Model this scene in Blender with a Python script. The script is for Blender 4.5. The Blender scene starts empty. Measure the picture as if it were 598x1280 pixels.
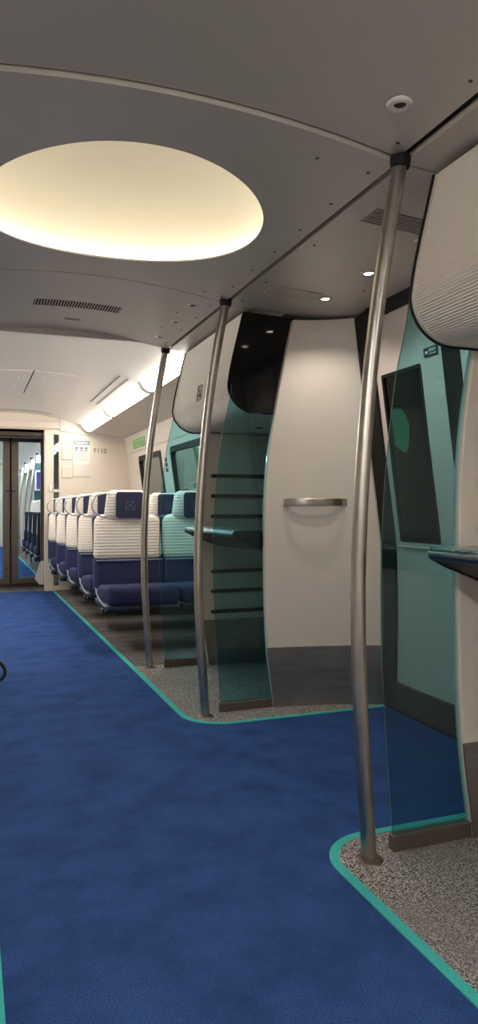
import bpy, bmesh, math, random
from mathutils import Vector, Matrix
random.seed(4)
C = bpy.context.scene.collection
PI = math.pi
XC = 0.535                      # centre line of the carriage

# ------------------------------------------------------------------ materials
def new_mat(name):
    m = bpy.data.materials.new(name); m.use_nodes = True
    nt = m.node_tree; b = nt.nodes['Principled BSDF']
    return m, nt, b
def srgb(r, g, b):
    f = lambda c: (c/255/12.92) if c/255 <= .04045 else ((c/255+.055)/1.055)**2.4
    return (f(r), f(g), f(b), 1)
def mat(name, col, rough=.5, metal=0, spec=.5, noise=None, bump=None, coat=0):
    """noise=(scale, amount); bump=(scale, strength)"""
    m, nt, b = new_mat(name)
    b.inputs['Base Color'].default_value = col
    b.inputs['Roughness'].default_value = rough
    b.inputs['Metallic'].default_value = metal
    b.inputs['Specular IOR Level'].default_value = spec
    b.inputs['Coat Weight'].default_value = coat
    tc = nt.nodes.new('ShaderNodeTexCoord')
    if noise:
        n = nt.nodes.new('ShaderNodeTexNoise'); n.inputs['Scale'].default_value = noise[0]; n.inputs['Detail'].default_value = 4
        nt.links.new(tc.outputs['Object'], n.inputs['Vector'])
        mx = nt.nodes.new('ShaderNodeMixRGB'); a = noise[1]
        mx.inputs[1].default_value = (col[0]*(1-a), col[1]*(1-a), col[2]*(1-a), 1)
        mx.inputs[2].default_value = (min(1, col[0]*(1+a)), min(1, col[1]*(1+a)), min(1, col[2]*(1+a)), 1)
        nt.links.new(n.outputs['Fac'], mx.inputs[0]); nt.links.new(mx.outputs[0], b.inputs['Base Color'])
    if bump:
        n = nt.nodes.new('ShaderNodeTexNoise'); n.inputs['Scale'].default_value = bump[0]
        nt.links.new(tc.outputs['Object'], n.inputs['Vector'])
        bp = nt.nodes.new('ShaderNodeBump'); bp.inputs['Strength'].default_value = bump[1]; bp.inputs['Distance'].default_value = .002
        nt.links.new(n.outputs['Fac'], bp.inputs['Height']); nt.links.new(bp.outputs[0], b.inputs['Normal'])
    return m
def brushed(name, col, rough, sc=(200, 200, 3), amt=.25, blotch=0):
    m, nt, b = new_mat(name)
    b.inputs['Metallic'].default_value = 1
    tc = nt.nodes.new('ShaderNodeTexCoord'); mp = nt.nodes.new('ShaderNodeMapping'); mp.inputs['Scale'].default_value = sc
    n = nt.nodes.new('ShaderNodeTexNoise'); n.inputs['Scale'].default_value = 1; n.inputs['Detail'].default_value = 3
    nt.links.new(tc.outputs['Object'], mp.inputs[0]); nt.links.new(mp.outputs[0], n.inputs['Vector'])
    r = nt.nodes.new('ShaderNodeMapRange'); r.inputs[3].default_value = rough-.08; r.inputs[4].default_value = rough+.12
    nt.links.new(n.outputs['Fac'], r.inputs[0]); nt.links.new(r.outputs[0], b.inputs['Roughness'])
    n2 = nt.nodes.new('ShaderNodeTexNoise'); n2.inputs['Scale'].default_value = 7; n2.inputs['Detail'].default_value = 5
    nt.links.new(tc.outputs['Object'], n2.inputs['Vector'])
    add = nt.nodes.new('ShaderNodeMath'); add.operation = 'ADD'; 
    nt.links.new(n.outputs['Fac'], add.inputs[0]); nt.links.new(n2.outputs['Fac'], add.inputs[1])
    mr = nt.nodes.new('ShaderNodeMapRange'); mr.inputs[1].default_value = .6; mr.inputs[2].default_value = 1.4
    nt.links.new(add.outputs[0], mr.inputs[0])
    mx = nt.nodes.new('ShaderNodeMixRGB')
    mx.inputs[1].default_value = tuple(c*(1-amt) for c in col[:3])+(1,); mx.inputs[2].default_value = tuple(min(1, c*(1+amt)) for c in col[:3])+(1,)
    nt.links.new(mr.outputs[0], mx.inputs[0]); nt.links.new(mx.outputs[0], b.inputs['Base Color'])
    return m
def carpet(name, ca, cb, cc, fine=420, contrast=(.35, .65), patch=2.2, stretch=None):
    m, nt, b = new_mat(name)
    b.inputs['Roughness'].default_value = 1; b.inputs['Specular IOR Level'].default_value = .08
    tc = nt.nodes.new('ShaderNodeTexCoord')
    n1 = nt.nodes.new('ShaderNodeTexNoise'); n1.inputs['Scale'].default_value = fine; n1.inputs['Detail'].default_value = 2
    n2 = nt.nodes.new('ShaderNodeTexNoise'); n2.inputs['Scale'].default_value = patch; n2.inputs['Detail'].default_value = 6; n2.inputs['Roughness'].default_value = .65
    mp = nt.nodes.new('ShaderNodeMapping')
    if stretch: mp.inputs['Scale'].default_value = stretch
    nt.links.new(tc.outputs['Object'], mp.inputs[0])
    nt.links.new(tc.outputs['Object'], n1.inputs['Vector']); nt.links.new(mp.outputs[0], n2.inputs['Vector'])
    mr = nt.nodes.new('ShaderNodeMapRange'); mr.inputs[1].default_value = contrast[0]; mr.inputs[2].default_value = contrast[1]
    nt.links.new(n1.outputs['Fac'], mr.inputs[0])
    mx = nt.nodes.new('ShaderNodeMixRGB'); mx.inputs[1].default_value = ca; mx.inputs[2].default_value = cb
    nt.links.new(mr.outputs[0], mx.inputs[0])
    mr2 = nt.nodes.new('ShaderNodeMapRange'); mr2.inputs[1].default_value = .38; mr2.inputs[2].default_value = .68; mr2.inputs[4].default_value = .75
    nt.links.new(n2.outputs['Fac'], mr2.inputs[0])
    mx2 = nt.nodes.new('ShaderNodeMixRGB'); mx2.inputs[2].default_value = cc
    nt.links.new(mr2.outputs[0], mx2.inputs[0]); nt.links.new(mx.outputs[0], mx2.inputs[1])
    nt.links.new(mx2.outputs[0], b.inputs['Base Color'])
    bp = nt.nodes.new('ShaderNodeBump'); bp.inputs['Strength'].default_value = .6; bp.inputs['Distance'].default_value = .003
    nt.links.new(n1.outputs['Fac'], bp.inputs['Height']); nt.links.new(bp.outputs[0], b.inputs['Normal'])
    return m
def fabric(name, col, kind):
    m, nt, b = new_mat(name)
    b.inputs['Roughness'].default_value = .85; b.inputs['Specular IOR Level'].default_value = .2
    tc = nt.nodes.new('ShaderNodeTexCoord')
    if kind == 'rib':
        w = nt.nodes.new('ShaderNodeTexWave'); w.bands_direction = 'Z'; w.inputs['Scale'].default_value = 13; w.inputs['Distortion'].default_value = 1.2
        w.inputs['Detail'].default_value = 1; w.inputs['Detail Scale'].default_value = 3
        fac = w.outputs['Fac']; nt.links.new(tc.outputs['Object'], w.inputs['Vector']); a = .13
    else:
        # small woven squares
        mp = nt.nodes.new('ShaderNodeMapping'); mp.inputs['Scale'].default_value = (52, 52, 52)
        ck = nt.nodes.new('ShaderNodeTexBrick'); ck.offset = 0
        ck.inputs['Color1'].default_value = (0, 0, 0, 1); ck.inputs['Color2'].default_value = (.2, .2, .2, 1); ck.inputs['Mortar'].default_value = (1, 1, 1, 1)
        ck.inputs['Scale'].default_value = 1; ck.inputs['Mortar Size'].default_value = .12; ck.inputs['Brick Width'].default_value = 1; ck.inputs['Row Height'].default_value = 1
        sp = nt.nodes.new('ShaderNodeSeparateXYZ'); cb = nt.nodes.new('ShaderNodeCombineXYZ'); ad = nt.nodes.new('ShaderNodeMath'); ad.operation = 'ADD'
        nt.links.new(tc.outputs['Object'], mp.inputs[0]); nt.links.new(mp.outputs[0], sp.inputs[0])
        nt.links.new(sp.outputs[1], ad.inputs[0]); nt.links.new(sp.outputs[2], ad.inputs[1])
        nt.links.new(sp.outputs[0], cb.inputs[0]); nt.links.new(ad.outputs[0], cb.inputs[1]); nt.links.new(cb.outputs[0], ck.inputs['Vector'])
        fac = ck.outputs['Color']; a = .32
    mx = nt.nodes.new('ShaderNodeMixRGB')
    mx.inputs[1].default_value = tuple(c*(1-a) for c in col[:3])+(1,); mx.inputs[2].default_value = tuple(min(1, c*(1+a)) for c in col[:3])+(1,)
    nt.links.new(fac, mx.inputs[0]); nt.links.new(mx.outputs[0], b.inputs['Base Color'])
    if kind == 'rib':
        bp = nt.nodes.new('ShaderNodeBump'); bp.inputs['Strength'].default_value = .5; bp.inputs['Distance'].default_value = .004
        nt.links.new(fac, bp.inputs['Height']); nt.links.new(bp.outputs[0], b.inputs['Normal'])
    return m
def glass(name, tint, ior=1.45, gl=(.9, .95, .95, 1)):
    m = bpy.data.materials.new(name); m.use_nodes = True; nt = m.node_tree
    nt.nodes.clear()
    o = nt.nodes.new('ShaderNodeOutputMaterial'); t = nt.nodes.new('ShaderNodeBsdfTransparent'); g = nt.nodes.new('ShaderNodeBsdfGlossy')
    t.inputs[0].default_value = tint; g.inputs['Roughness'].default_value = .02; g.inputs[0].default_value = gl
    f = nt.nodes.new('ShaderNodeFresnel'); f.inputs[0].default_value = ior
    ge = nt.nodes.new('ShaderNodeNewGeometry'); mr = nt.nodes.new('ShaderNodeMapRange')      # same reflectance on both faces of the pane
    mr.inputs[3].default_value = ior; mr.inputs[4].default_value = 1/ior
    nt.links.new(ge.outputs['Backfacing'], mr.inputs[0]); nt.links.new(mr.outputs[0], f.inputs[0])
    mx = nt.nodes.new('ShaderNodeMixShader')
    nt.links.new(f.outputs[0], mx.inputs[0]); nt.links.new(t.outputs[0], mx.inputs[1]); nt.links.new(g.outputs[0], mx.inputs[2]); nt.links.new(mx.outputs[0], o.inputs[0])
    return m
def emit(name, col, s):
    m = bpy.data.materials.new(name); m.use_nodes = True; nt = m.node_tree; nt.nodes.clear()
    o = nt.nodes.new('ShaderNodeOutputMaterial'); e = nt.nodes.new('ShaderNodeEmission'); e.inputs[0].default_value = col; e.inputs[1].default_value = s
    nt.links.new(e.outputs[0], o.inputs[0]); return m

M = dict(
 ceil=mat('ceiling_satin_metal', srgb(204, 197, 187), .42, .25, .4, noise=(1.5, .04)),
 ceil2=mat('saloon_ceiling_satin', srgb(214, 207, 198), .35, 0, .5),
 cream=mat('cream_moulded_panel', srgb(208, 199, 188), .38, 0, .45, noise=(1.2, .03)),
 cream2=mat('warm_cream_panel', srgb(212, 199, 182), .5),
 lockerskin=mat('ribbed_locker_skin', srgb(226, 218, 207), .45, 0, .45),
 black=mat('black_rubber', (.010, .009, .009, 1), .6, 0, .25),
 gap=mat('dark_gap', (.01, .009, .009, 1), .9),
 blackglass=mat('black_gloss_panel', (.008, .008, .008, 1), .06, 0, .3),
 steel=brushed('brushed_stainless', (.50, .47, .42, 1), .33),
 polesteel=brushed('worn_pole_steel', (.46, .43, .385, 1), .30, (120, 120, 6), .22),
 kick=brushed('dull_kick_plate', (.34, .31, .285, 1), .4, (6, 6, 90), .22),
 bronze=mat('bronze_frame', srgb(112, 103, 93), .42, .7, noise=(8, .1)),
 darkbar=mat('dark_bar_metal', srgb(58, 55, 55), .3, .8),
 darkmetal=mat('dark_threshold', srgb(74, 64, 58), .35, .7, noise=(5, .3)),
 shelfunder=mat('dark_brown_underside', srgb(74, 62, 54), .5, .2),
 nosing=brushed('shelf_nosing', (.20, .22, .225, 1), .28, (90, 4, 90), .15),
 blue=carpet('blue_carpet', srgb(30, 53, 98), srgb(64, 94, 152), srgb(34, 56, 96), 300, (.32, .68), 5),
 grey=carpet('grey_speckled_carpet', srgb(46, 42, 42), srgb(190, 182, 176), srgb(120, 113, 110), 230, (.44, .58), 3.0),
 vinyl=carpet('dark_seat_bay_floor', srgb(72, 67, 66), srgb(98, 92, 90), srgb(118, 110, 106), 120, (.3, .7), 1.5, (1, 5, 1)),
 teal=carpet('turquoise_edging', srgb(54, 156, 152), srgb(88, 192, 184), srgb(62, 168, 162), 300, (.3, .7), 6),
 door=mat('door_leaf_paint', srgb(208, 196, 188), .45, 0, .4, noise=(1, .03)),
 sill=mat('door_sill_dark', srgb(38, 34, 32), .6, noise=(9, .3)),
 seatcream=fabric('cream_ribbed_fabric', srgb(232, 222, 210), 'rib'),
 navy=fabric('navy_checked_fabric', srgb(50, 52, 86), 'check'),
 pad=mat('navy_head_pad', srgb(36, 38, 70), .6, bump=(300, .2)),
 shell=mat('blue_grey_shell', srgb(128, 148, 160), .4),
 darkshell=mat('dark_seat_shell', srgb(28, 36, 56), .5),
 whitetrim=mat('white_trim', srgb(226, 222, 214), .4),
 paleline=mat('pale_stitching', srgb(104, 112, 150), .6),
 loopmetal=mat('pale_loop_metal', srgb(214, 214, 214), .25, .6),
 grill=mat('grille_dark', srgb(62, 55, 50), .6),
 tube=emit('strip_light', (1, .965, .91, 1), 19),
 bulb=emit('downlight_bulb', (1, .93, .84, 1), 14),
 dome=mat('dome_cream', srgb(240, 232, 214), .7),
 cove=emit('cove_ring', (1, .935, .765, 1), 3.9),
 g1=glass('teal_screen_glass', (.55, .785, .815, 1)),
 g2=glass('pale_teal_screen_glass', (.64, .90, .94, 1)),
 gedge=mat('glass_edge', srgb(70, 96, 92), .3),
 gclear=glass('saloon_door_glass', (.80, .90, .97, 1)),
 gdark=glass('dark_door_glass', (.36, .40, .40, 1), 1.22),
 gwin=glass('saloon_window_glass', (.82, .84, .82, 1)),
 platform=mat('platform_wall', srgb(190, 184, 172), .7),
 tunnel=mat('tunnel_wall', srgb(70, 72, 70), .8),
 greenlamp=emit('green_sign_light', (.03, .42, .20, 1), .9),
 screen=emit('screen_picture', (.10, .07, .30, 1), 1.0),
 screen2=emit('screen_highlight', (.25, .12, .9, 1), 1.4),
 signblack=mat('sign_black', (.01, .014, .014, 1), .35),
 white=mat('sign_white', (.8, .82, .8, 1), .5),
 dark=mat('dark_lettering', srgb(62, 56, 56), .6),
 paper=mat('paper', srgb(226, 216, 202), .6),
 paperblue=mat('poster_header_blue', srgb(120, 136, 148), .6),
 green=mat('green_print', srgb(110, 190, 96), .6),
 strap=mat('black_webbing', (.012, .012, .014, 1), .75, bump=(200, .5)),
 brass=mat('worn_flange', srgb(112, 100, 86), .4, .8),
 tealpart=mat('teal_partition', srgb(20, 92, 100), .3),
)

# ------------------------------------------------------------------ mesh helpers
def link(name, bm, m, parent=None, smooth=None, bevel=None):
    me = bpy.data.meshes.new(name)
    bmesh.ops.recalc_face_normals(bm, faces=bm.faces)
    bm.to_mesh(me); bm.free()
    me.materials.append(M[m] if isinstance(m, str) else m)
    o = bpy.data.objects.new(name, me); C.objects.link(o)
    if parent is not None: o.parent = parent
    if smooth is not None:
        me.polygons.foreach_set('use_smooth', [True]*len(me.polygons))
        me.set_sharp_from_angle(angle=math.radians(smooth))
    if bevel:
        md = o.modifiers.new('bevel', 'BEVEL'); md.width = bevel; md.segments = 3; md.limit_method = 'ANGLE'; md.angle_limit = math.radians(40)
    return o
def B(): return bmesh.new()
def box(bm, x0, x1, y0, y1, z0, z1):
    v = [bm.verts.new((x, y, z)) for x in (x0, x1) for y in (y0, y1) for z in (z0, z1)]
    for f in ((0,1,3,2),(4,6,7,5),(0,4,5,1),(2,3,7,6),(0,2,6,4),(1,5,7,3)): bm.faces.new([v[i] for i in f])
    return v
def loft(bm, rings, closed=True, caps=True):
    R = [[bm.verts.new(p) for p in r] for r in rings]; n = len(R[0])
    for a, b in zip(R, R[1:]):
        for i in range(n if closed else n-1):
            j = (i+1) % n; bm.faces.new((a[i], a[j], b[j], b[i]))
    if caps and closed:
        bm.faces.new(R[0]); bm.faces.new(list(reversed(R[-1])))
    return R
def tube(bm, pts, r, n=16, caps=True):
    pts = [Vector(p) for p in pts]; rings = []
    up = None
    for i, p in enumerate(pts):
        t = (pts[min(i+1, len(pts)-1)]-pts[max(i-1, 0)]).normalized()
        if up is None:
            up = Vector((0, 0, 1)) if abs(t.z) < .9 else Vector((1, 0, 0))
        a = (up - t*up.dot(t)).normalized(); b = t.cross(a); up = a
        rr = r[i] if isinstance(r, (list, tuple)) else r
        rings.append([p+a*math.cos(2*PI*k/n)*rr+b*math.sin(2*PI*k/n)*rr for k in range(n)])
    loft(bm, rings, True, caps)
def lathe(bm, prof, n=48, c=(0, 0, 0), closed_prof=False):
    rings = [[(c[0]+r*math.cos(2*PI*k/n), c[1]+r*math.sin(2*PI*k/n), c[2]+z) for k in range(n)] for r, z in prof]
    if closed_prof: rings.append(rings[0])
    loft(bm, rings, True, False)
    if not closed_prof: bmesh.ops.remove_doubles(bm, verts=bm.verts, dist=1e-5)
def prism(bm, pts, axis, a, b):
    """extrude polygon pts (2-tuples) along axis between a and b"""
    def mk(p, t):
        return {'x': (t, p[0], p[1]), 'y': (p[0], t, p[1]), 'z': (p[0], p[1], t)}[axis]
    loft(bm, [[mk(p, a) for p in pts], [mk(p, b) for p in pts]])
def interp(tab, x):
    if x <= tab[0][0]: return tab[0][1]
    if x >= tab[-1][0]: return tab[-1][1]
    for i in range(len(tab)-1):
        if tab[i][0] <= x <= tab[i+1][0]:
            x0, y0 = tab[i]; x1, y1 = tab[i+1]; h = x1-x0
            d = (y1-y0)/h
            m0 = d if i == 0 else (y1-tab[i-1][1])/(x1-tab[i-1][0])
            m1 = d if i+2 >= len(tab) else (tab[i+2][1]-y0)/(tab[i+2][0]-x0)
            t = (x-x0)/h
            return (2*t**3-3*t*t+1)*y0+(t**3-2*t*t+t)*h*m0+(-2*t**3+3*t*t)*y1+(t**3-t*t)*h*m1
def frange(a, b, n): return [a+(b-a)*i/n for i in range(n+1)]
def softbox(bm, x0, x1, y0, y1, z0, z1, r, seg=4):
    v = box(bm, x0, x1, y0, y1, z0, z1)
    es = {e for q in v for e in q.link_edges}
    bmesh.ops.bevel(bm, geom=list(es), offset=r, segments=seg, profile=.5, affect='EDGES')
def rrect(x0, x1, z0, z1, r, n=6):
    out = []
    for cx, cz, a0 in ((x1-r, z1-r, 0), (x0+r, z1-r, PI/2), (x0+r, z0+r, PI), (x1-r, z0+r, 1.5*PI)):
        for k in range(n+1):
            a = a0+PI/2*k/n; out.append((cx+r*math.cos(a), cz+r*math.sin(a)))
    return out
def put(o, label=None, cat=None, group=None, kind=None):
    if label: o['label'] = label
    if cat: o['category'] = cat
    if group: o['group'] = group
    if kind: o['kind'] = kind
    return o
def struct(name, bm, m, parent=None, label=None, cat=None, **k):
    o = link(name, bm, m, parent, **k)
    if parent is None: put(o, label, cat, kind='structure')
    return o
def empty(name, loc, label, cat, group=None, kind=None, rz=0):
    o = bpy.data.objects.new(name, None); C.objects.link(o); o.location = loc; o.rotation_euler = (0, 0, rz)
    o.empty_display_size = .1
    return put(o, label, cat, group, kind)
def copy_tree(o, parent=None):
    c = o.copy(); C.objects.link(c); c.parent = parent
    for ch in list(o.children): copy_tree(ch, c)
    return c
def text(name, s, size, m, mtx, parent, ext=.001):
    cu = bpy.data.curves.new('t', 'FONT'); cu.body = s; cu.size = size; cu.extrude = ext
    t = bpy.data.objects.new('t', cu); C.objects.link(t)
    bpy.context.view_layer.update()
    me = bpy.data.meshes.new_from_object(t.evaluated_get(bpy.context.evaluated_depsgraph_get()))
    bpy.data.objects.remove(t); me.name = name; me.transform(mtx)
    me.materials.clear(); me.materials.append(M[m])
    o = bpy.data.objects.new(name, me); C.objects.link(o); o.parent = parent
    return o

# ------------------------------------------------------------------ carriage profiles (x as a function of height)
HULL = [(0, 2.10), (.55, 2.105), (.8, 2.10), (.9, 2.092), (1.4, 2.022), (2.05, 1.935), (2.3, 1.90)]
GEDGE = [(0, 1.225), (.5, 1.188), (.8, 1.18), (1.05, 1.188), (1.24, 1.205), (1.45, 1.232), (1.63, 1.272), (1.72, 1.284), (1.85, 1.312), (2.10, 1.372)]
BEDGE = [(0, 1.51), (.31, 1.468), (.6, 1.453), (1.05, 1.453), (1.3, 1.47), (1.55, 1.51), (1.8, 1.56), (2.08, 1.622)]
POLE = [(0, 1.12), (.5, 1.088), (.8, 1.082), (1.05, 1.09), (1.3, 1.108), (1.55, 1.134), (1.85, 1.18), (2.12, 1.232)]
H = lambda z: interp(HULL, z)
G = lambda z: interp(GEDGE, z)
BE = lambda z: interp(BEDGE, z)
PX = lambda z: interp(POLE, z)
def arch(x, top=2.178, edge=2.11, half=.705):
    d = (x-XC)/half
    return top-(top-edge)*d*d
def mir(x): return 2*XC-x

YN = .74
Y0, Y1, Y2, Y3, YE = -5.0, 1.90, 3.50, 4.65, 9.50

# ------------------------------------------------------------------ floor
bm = B(); box(bm, mir(2.14), 2.14, Y0, YE, -.06, 0)
struct('floor', bm, 'blue', label='blue carpeted aisle and doorway floor', cat='floor')
XL = 1.0
def bay_outline(side, y0, y1, r0, r1, x_in, x_out=2.12):
    """floor patch from x_in outwards; rounded inner corners of radius r0 (near end) and r1 (far end)"""
    pts = [(x_out, y0)]
    if r0:
        for k in range(17):
            a = -PI/2 - PI/2*k/16; pts.append((x_in+r0+r0*math.cos(a), y0+r0+r0*math.sin(a)))
    else: pts.append((x_in, y0))
    if r1:
        for k in range(17):
            a = PI - PI/2*k/16; pts.append((x_in+r1+r1*math.cos(a), y1-r1+r1*math.sin(a)))
    else: pts.append((x_in, y1))
    pts.append((x_out, y1))
    return [(mir(x), y) if side < 0 else (x, y) for x, y in pts]
def band(side, y0, y1, r0, r1, x_in, w, x_out=2.12):
    a = bay_outline(side, y0, y1, r0, r1, x_in, x_out)
    b = bay_outline(side, y0+(w if r0 else 0), y1-(w if r1 else 0), (r0-w if r0 else 0), (r1-w if r1 else 0), x_in+w, x_out)
    return a, b
idx = 0
for side in (1, -1):
    for (ya, yb, r0, r1, ysplit) in ((Y0, 2.045, 0, .19, None), (3.30, YE, .22, 0, 4.72)):
        w = .03
        a, b = band(side, ya, yb, r0, r1, XL, w)
        bm = B()
        va = [bm.verts.new((x, y, .0045)) for x, y in a]; vb = [bm.verts.new((x, y, .0045)) for x, y in b]
        vc = [bm.verts.new((x, y, 0)) for x, y in a]; vd = [bm.verts.new((x, y, 0)) for x, y in b]
        for i in range(len(a)-1):
            bm.faces.new((va[i], va[i+1], vb[i+1], vb[i])); bm.faces.new((va[i], va[i+1], vc[i+1], vc[i])); bm.faces.new((vb[i], vb[i+1], vd[i+1], vd[i]))
        idx += 1
        struct('trim_%d' % idx, bm, 'teal', label='turquoise carpet edging strip', cat='carpet edging')
        bm = B()
        if ysplit:
            q = [p for p in b if p[1] < ysplit]
            xin = XL+w if side > 0 else mir(XL+w); xo = 2.12 if side > 0 else mir(2.12)
            q = [(xo, q[0][1])]+q[1:]+[(xin, ysplit), (xo, ysplit)]
            prism(bm, q, 'z', .0002, .003)
            struct('floor', bm, 'grey', label='speckled grey carpet of the far luggage bay', cat='floor')
            bm = B(); x0, x1 = sorted((xin, xo)); box(bm, x0, x1, ysplit, YE, .0002, .003)
            struct('floor', bm, 'vinyl', label='dark grey floor beneath the seats', cat='floor')
        else:
            prism(bm, b, 'z', .0002, .003)
            struct('floor', bm, 'grey', label='speckled grey carpet of the near luggage bay', cat='floor')

# ------------------------------------------------------------------ ceiling
def ceil_panel(y0, y1, dz=0, x0=None, x1=None, fn=arch, name='ceiling', m='ceil', n=24, th=.02, label='satin grey ceiling panel'):
    x0 = mir(1.231) if x0 is None else x0; x1 = 1.231 if x1 is None else x1
    xs = frange(x0, x1, n)
    prof = [(x, fn(x)+dz) for x in xs]+[(x, fn(x)+dz+th) for x in reversed(xs)]
    bm = B(); prism(bm, prof, 'y', y0, y1)
    return struct(name, bm, m, label=label, cat='ceiling', smooth=40)
near_ceil = ceil_panel(YN, Y1-.008, .014)
far_ceil = ceil_panel(Y2+.004, Y3, 0)
# middle panel with the round opening
CX, CY, CR = .55, 2.71, .53
bm = B(); N = 128
def raydist(a):
    dx, dy = math.cos(a), math.sin(a); t = 1e9
    if dx > 1e-9: t = min(t, (1.231-CX)/dx)
    if dx < -1e-9: t = min(t, (mir(1.231)-CX)/dx)
    if dy > 1e-9: t = min(t, (Y2-.004-CY)/dy)
    if dy < -1e-9: t = min(t, (Y1+.002-CY)/dy)
    return t
angs = [2*PI*k/N for k in range(N)]
for cx, cy in ((1.231, Y2-.004), (mir(1.231), Y2-.004), (mir(1.231), Y1+.002), (1.231, Y1+.002)):
    angs.append(math.atan2(cy-CY, cx-CX) % (2*PI))
angs = sorted(set(angs)); rings = []
for k in range(9):
    s = k/8; rings.append([])
    for a in angs:
        R = CR+(raydist(a)-CR)*s; x = CX+R*math.cos(a); y = CY+R*math.sin(a)
        rings[-1].append((x, y, arch(x)))
top = [[(x, y, z+(.02 if i > 0 else .005)) for x, y, z in r] for i, r in reversed(list(enumerate(rings)))]
loft(bm, rings+top+[rings[0]], True, False)
mid_ceil = struct('ceiling', bm, 'ceil', label='satin grey ceiling panel around the round light', cat='ceiling', smooth=40)
# side strips of the ceiling
def sidez(x): return 2.112-(x-1.245)*.060
for s in (1, -1):
    f = (lambda x: sidez(x)) if s > 0 else (lambda x: sidez(mir(x)))
    for (ya, yb, xo) in ((YN, Y1-.006, 1.40), (Y1+.002, Y2+.02, 1.945), (Y2+.026, Y3, 1.40)):
        a, b = (1.254, xo) if s > 0 else (mir(xo), mir(1.254))
        o = ceil_panel(ya, yb, .0, a, b, f, n=6, label='side ceiling panel above the doorway' if xo > 1.5 else 'narrow ceiling strip beside the locker')
        if s > 0 and xo > 1.5: side_ceil = o
# black backing above the seams
bm = B(); box(bm, mir(1.26), 1.26, YN, Y1+.03, 2.215, 2.225); box(bm, mir(1.26), 1.26, Y2-.03, Y3, 2.215, 2.225)
for s in (1, -1):
    a, b = sorted((1.20, 1.30)) if s > 0 else (mir(1.30), mir(1.20))
    box(bm, a, b, YN, Y3-.002, 2.134, 2.14)
struct('ceiling', bm, 'gap', label='dark void above the ceiling seams', cat='ceiling')
bm = B()
box(bm, mir(1.97), 1.97, Y3-.02, Y3, 2.14, 2.40)
struct('ceiling', bm, 'ceil', label='grey step up to the saloon ceiling', cat='ceiling')

def screws(parent, pts, fz):
    for x, y in pts:
        bm = B(); z = fz(x); lathe(bm, [(0, -.0025), (.0045, -.0025), (.006, 0)], 12, (x, y, z)); link('screw', bm, 'grill', parent)
screws(mid_ceil, [(1.19, y) for y in (2.0, 2.25, 2.5, 2.75, 3.0, 3.25, 3.42)]+[(1.10, 3.42), (1.02, 2.02)], arch)
screws(near_ceil, [(1.19, y) for y in (1.83, 1.50, 1.16)]+[(.80, 1.22)], lambda x: arch(x)+.014)
screws(far_ceil, [(1.19, y) for y in (3.6, 3.85, 4.15, 4.5)]+[(1.08, 3.85), (1.08, 4.2)], arch)
screws(side_ceil, [(1.30, 2.0), (1.30, 2.6), (1.30, 3.1), (1.30, 3.42), (1.75, 2.98)], sidez)

# saloon ceiling
def sal(x): return 2.265-.135*((abs(x-XC))/.83)**2.2
def saloon_shell(y0, y1, first):
    bm = B(); xs = frange(mir(1.37), 1.37, 40)
    prism(bm, [(x, sal(x)) for x in xs]+[(x, sal(x)+.03) for x in reversed(xs)], 'y', y0, y1)
    return struct('ceiling', bm, 'ceil2', label='pale arched ceiling over the seats', cat='ceiling', smooth=40)
sal_ceil = saloon_shell(Y3, YE, True)
saloon_shell(Y0, YN, False); saloon_shell(10.55, 21, False)
# ceiling access panel
bm = B()
for (xa, xb) in ((.06, .53), (.545, .95)):
    xs = frange(xa, xb, 10)
    prism(bm, [(x, sal(x)-.006) for x in xs]+[(x, sal(x)+.002) for x in reversed(xs)], 'y', 6.55, 7.85)
ap = link('access_panel', bm, 'ceil2', sal_ceil)
for x, y in ((.42, 6.9), (.42, 7.4), (.65, 6.9), (.65, 7.4)):
    bm = B(); lathe(bm, [(0, -.003), (.012, -.003), (.014, 0)], 12, (x, y, sal(x)-.006)); link('fastener', bm, 'white', ap)
bm = B(); box(bm, .531, .544, 6.55, 7.85, sal(.535)-.0025, sal(.535)+.004); link('panel_gap', bm, 'grill', sal_ceil)
# slot row above the end door
gr = B()
for k in range(44):
    x = .12+k*.0195; box(gr, x, x+.010, 9.20, 9.24, sal(x)-.004, sal(x)+.002)
o = link('air_grille', gr, 'grill'); put(o, 'row of small air slots along the end of the bright far ceiling', 'air vent')

for (xa, ya, yb) in ((1.27, 6.1, 7.7), (1.20, 6.1, 7.7)):
    bm = B(); box(bm, xa, xa+.012, ya, yb, sal(xa)-.004, sal(xa)+.004); link('ceiling_slot', bm, 'grill', sal_ceil)
# ------------------------------------------------------------------ round dome light
def follow(bm):
    for v in bm.verts: v.co.z += arch(v.co.x+CX)-2.16
t = empty('dome_light', (CX, CY, 2.16), 'large round glowing cream dome light recessed in the ceiling', 'ceiling light')
prof = [(CR, -.001), (CR+.001, .006), (CR+.07, .010), (CR+.075, .05), (.56, .13), (.49, .19), (.38, .235), (.25, .262), (.12, .275), (0, .278)]
bm = B(); lathe(bm, prof, 128); follow(bm); link('dome', bm, 'dome', t, smooth=50)
bm = B(); lathe(bm, [(CR+.025, .014), (CR+.055, .014), (CR+.06, .03), (CR+.045, .045), (CR+.025, .035)], 96, (0, 0, 0), True); follow(bm); link('lamp_ring', bm, 'cove', t, smooth=50)

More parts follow.
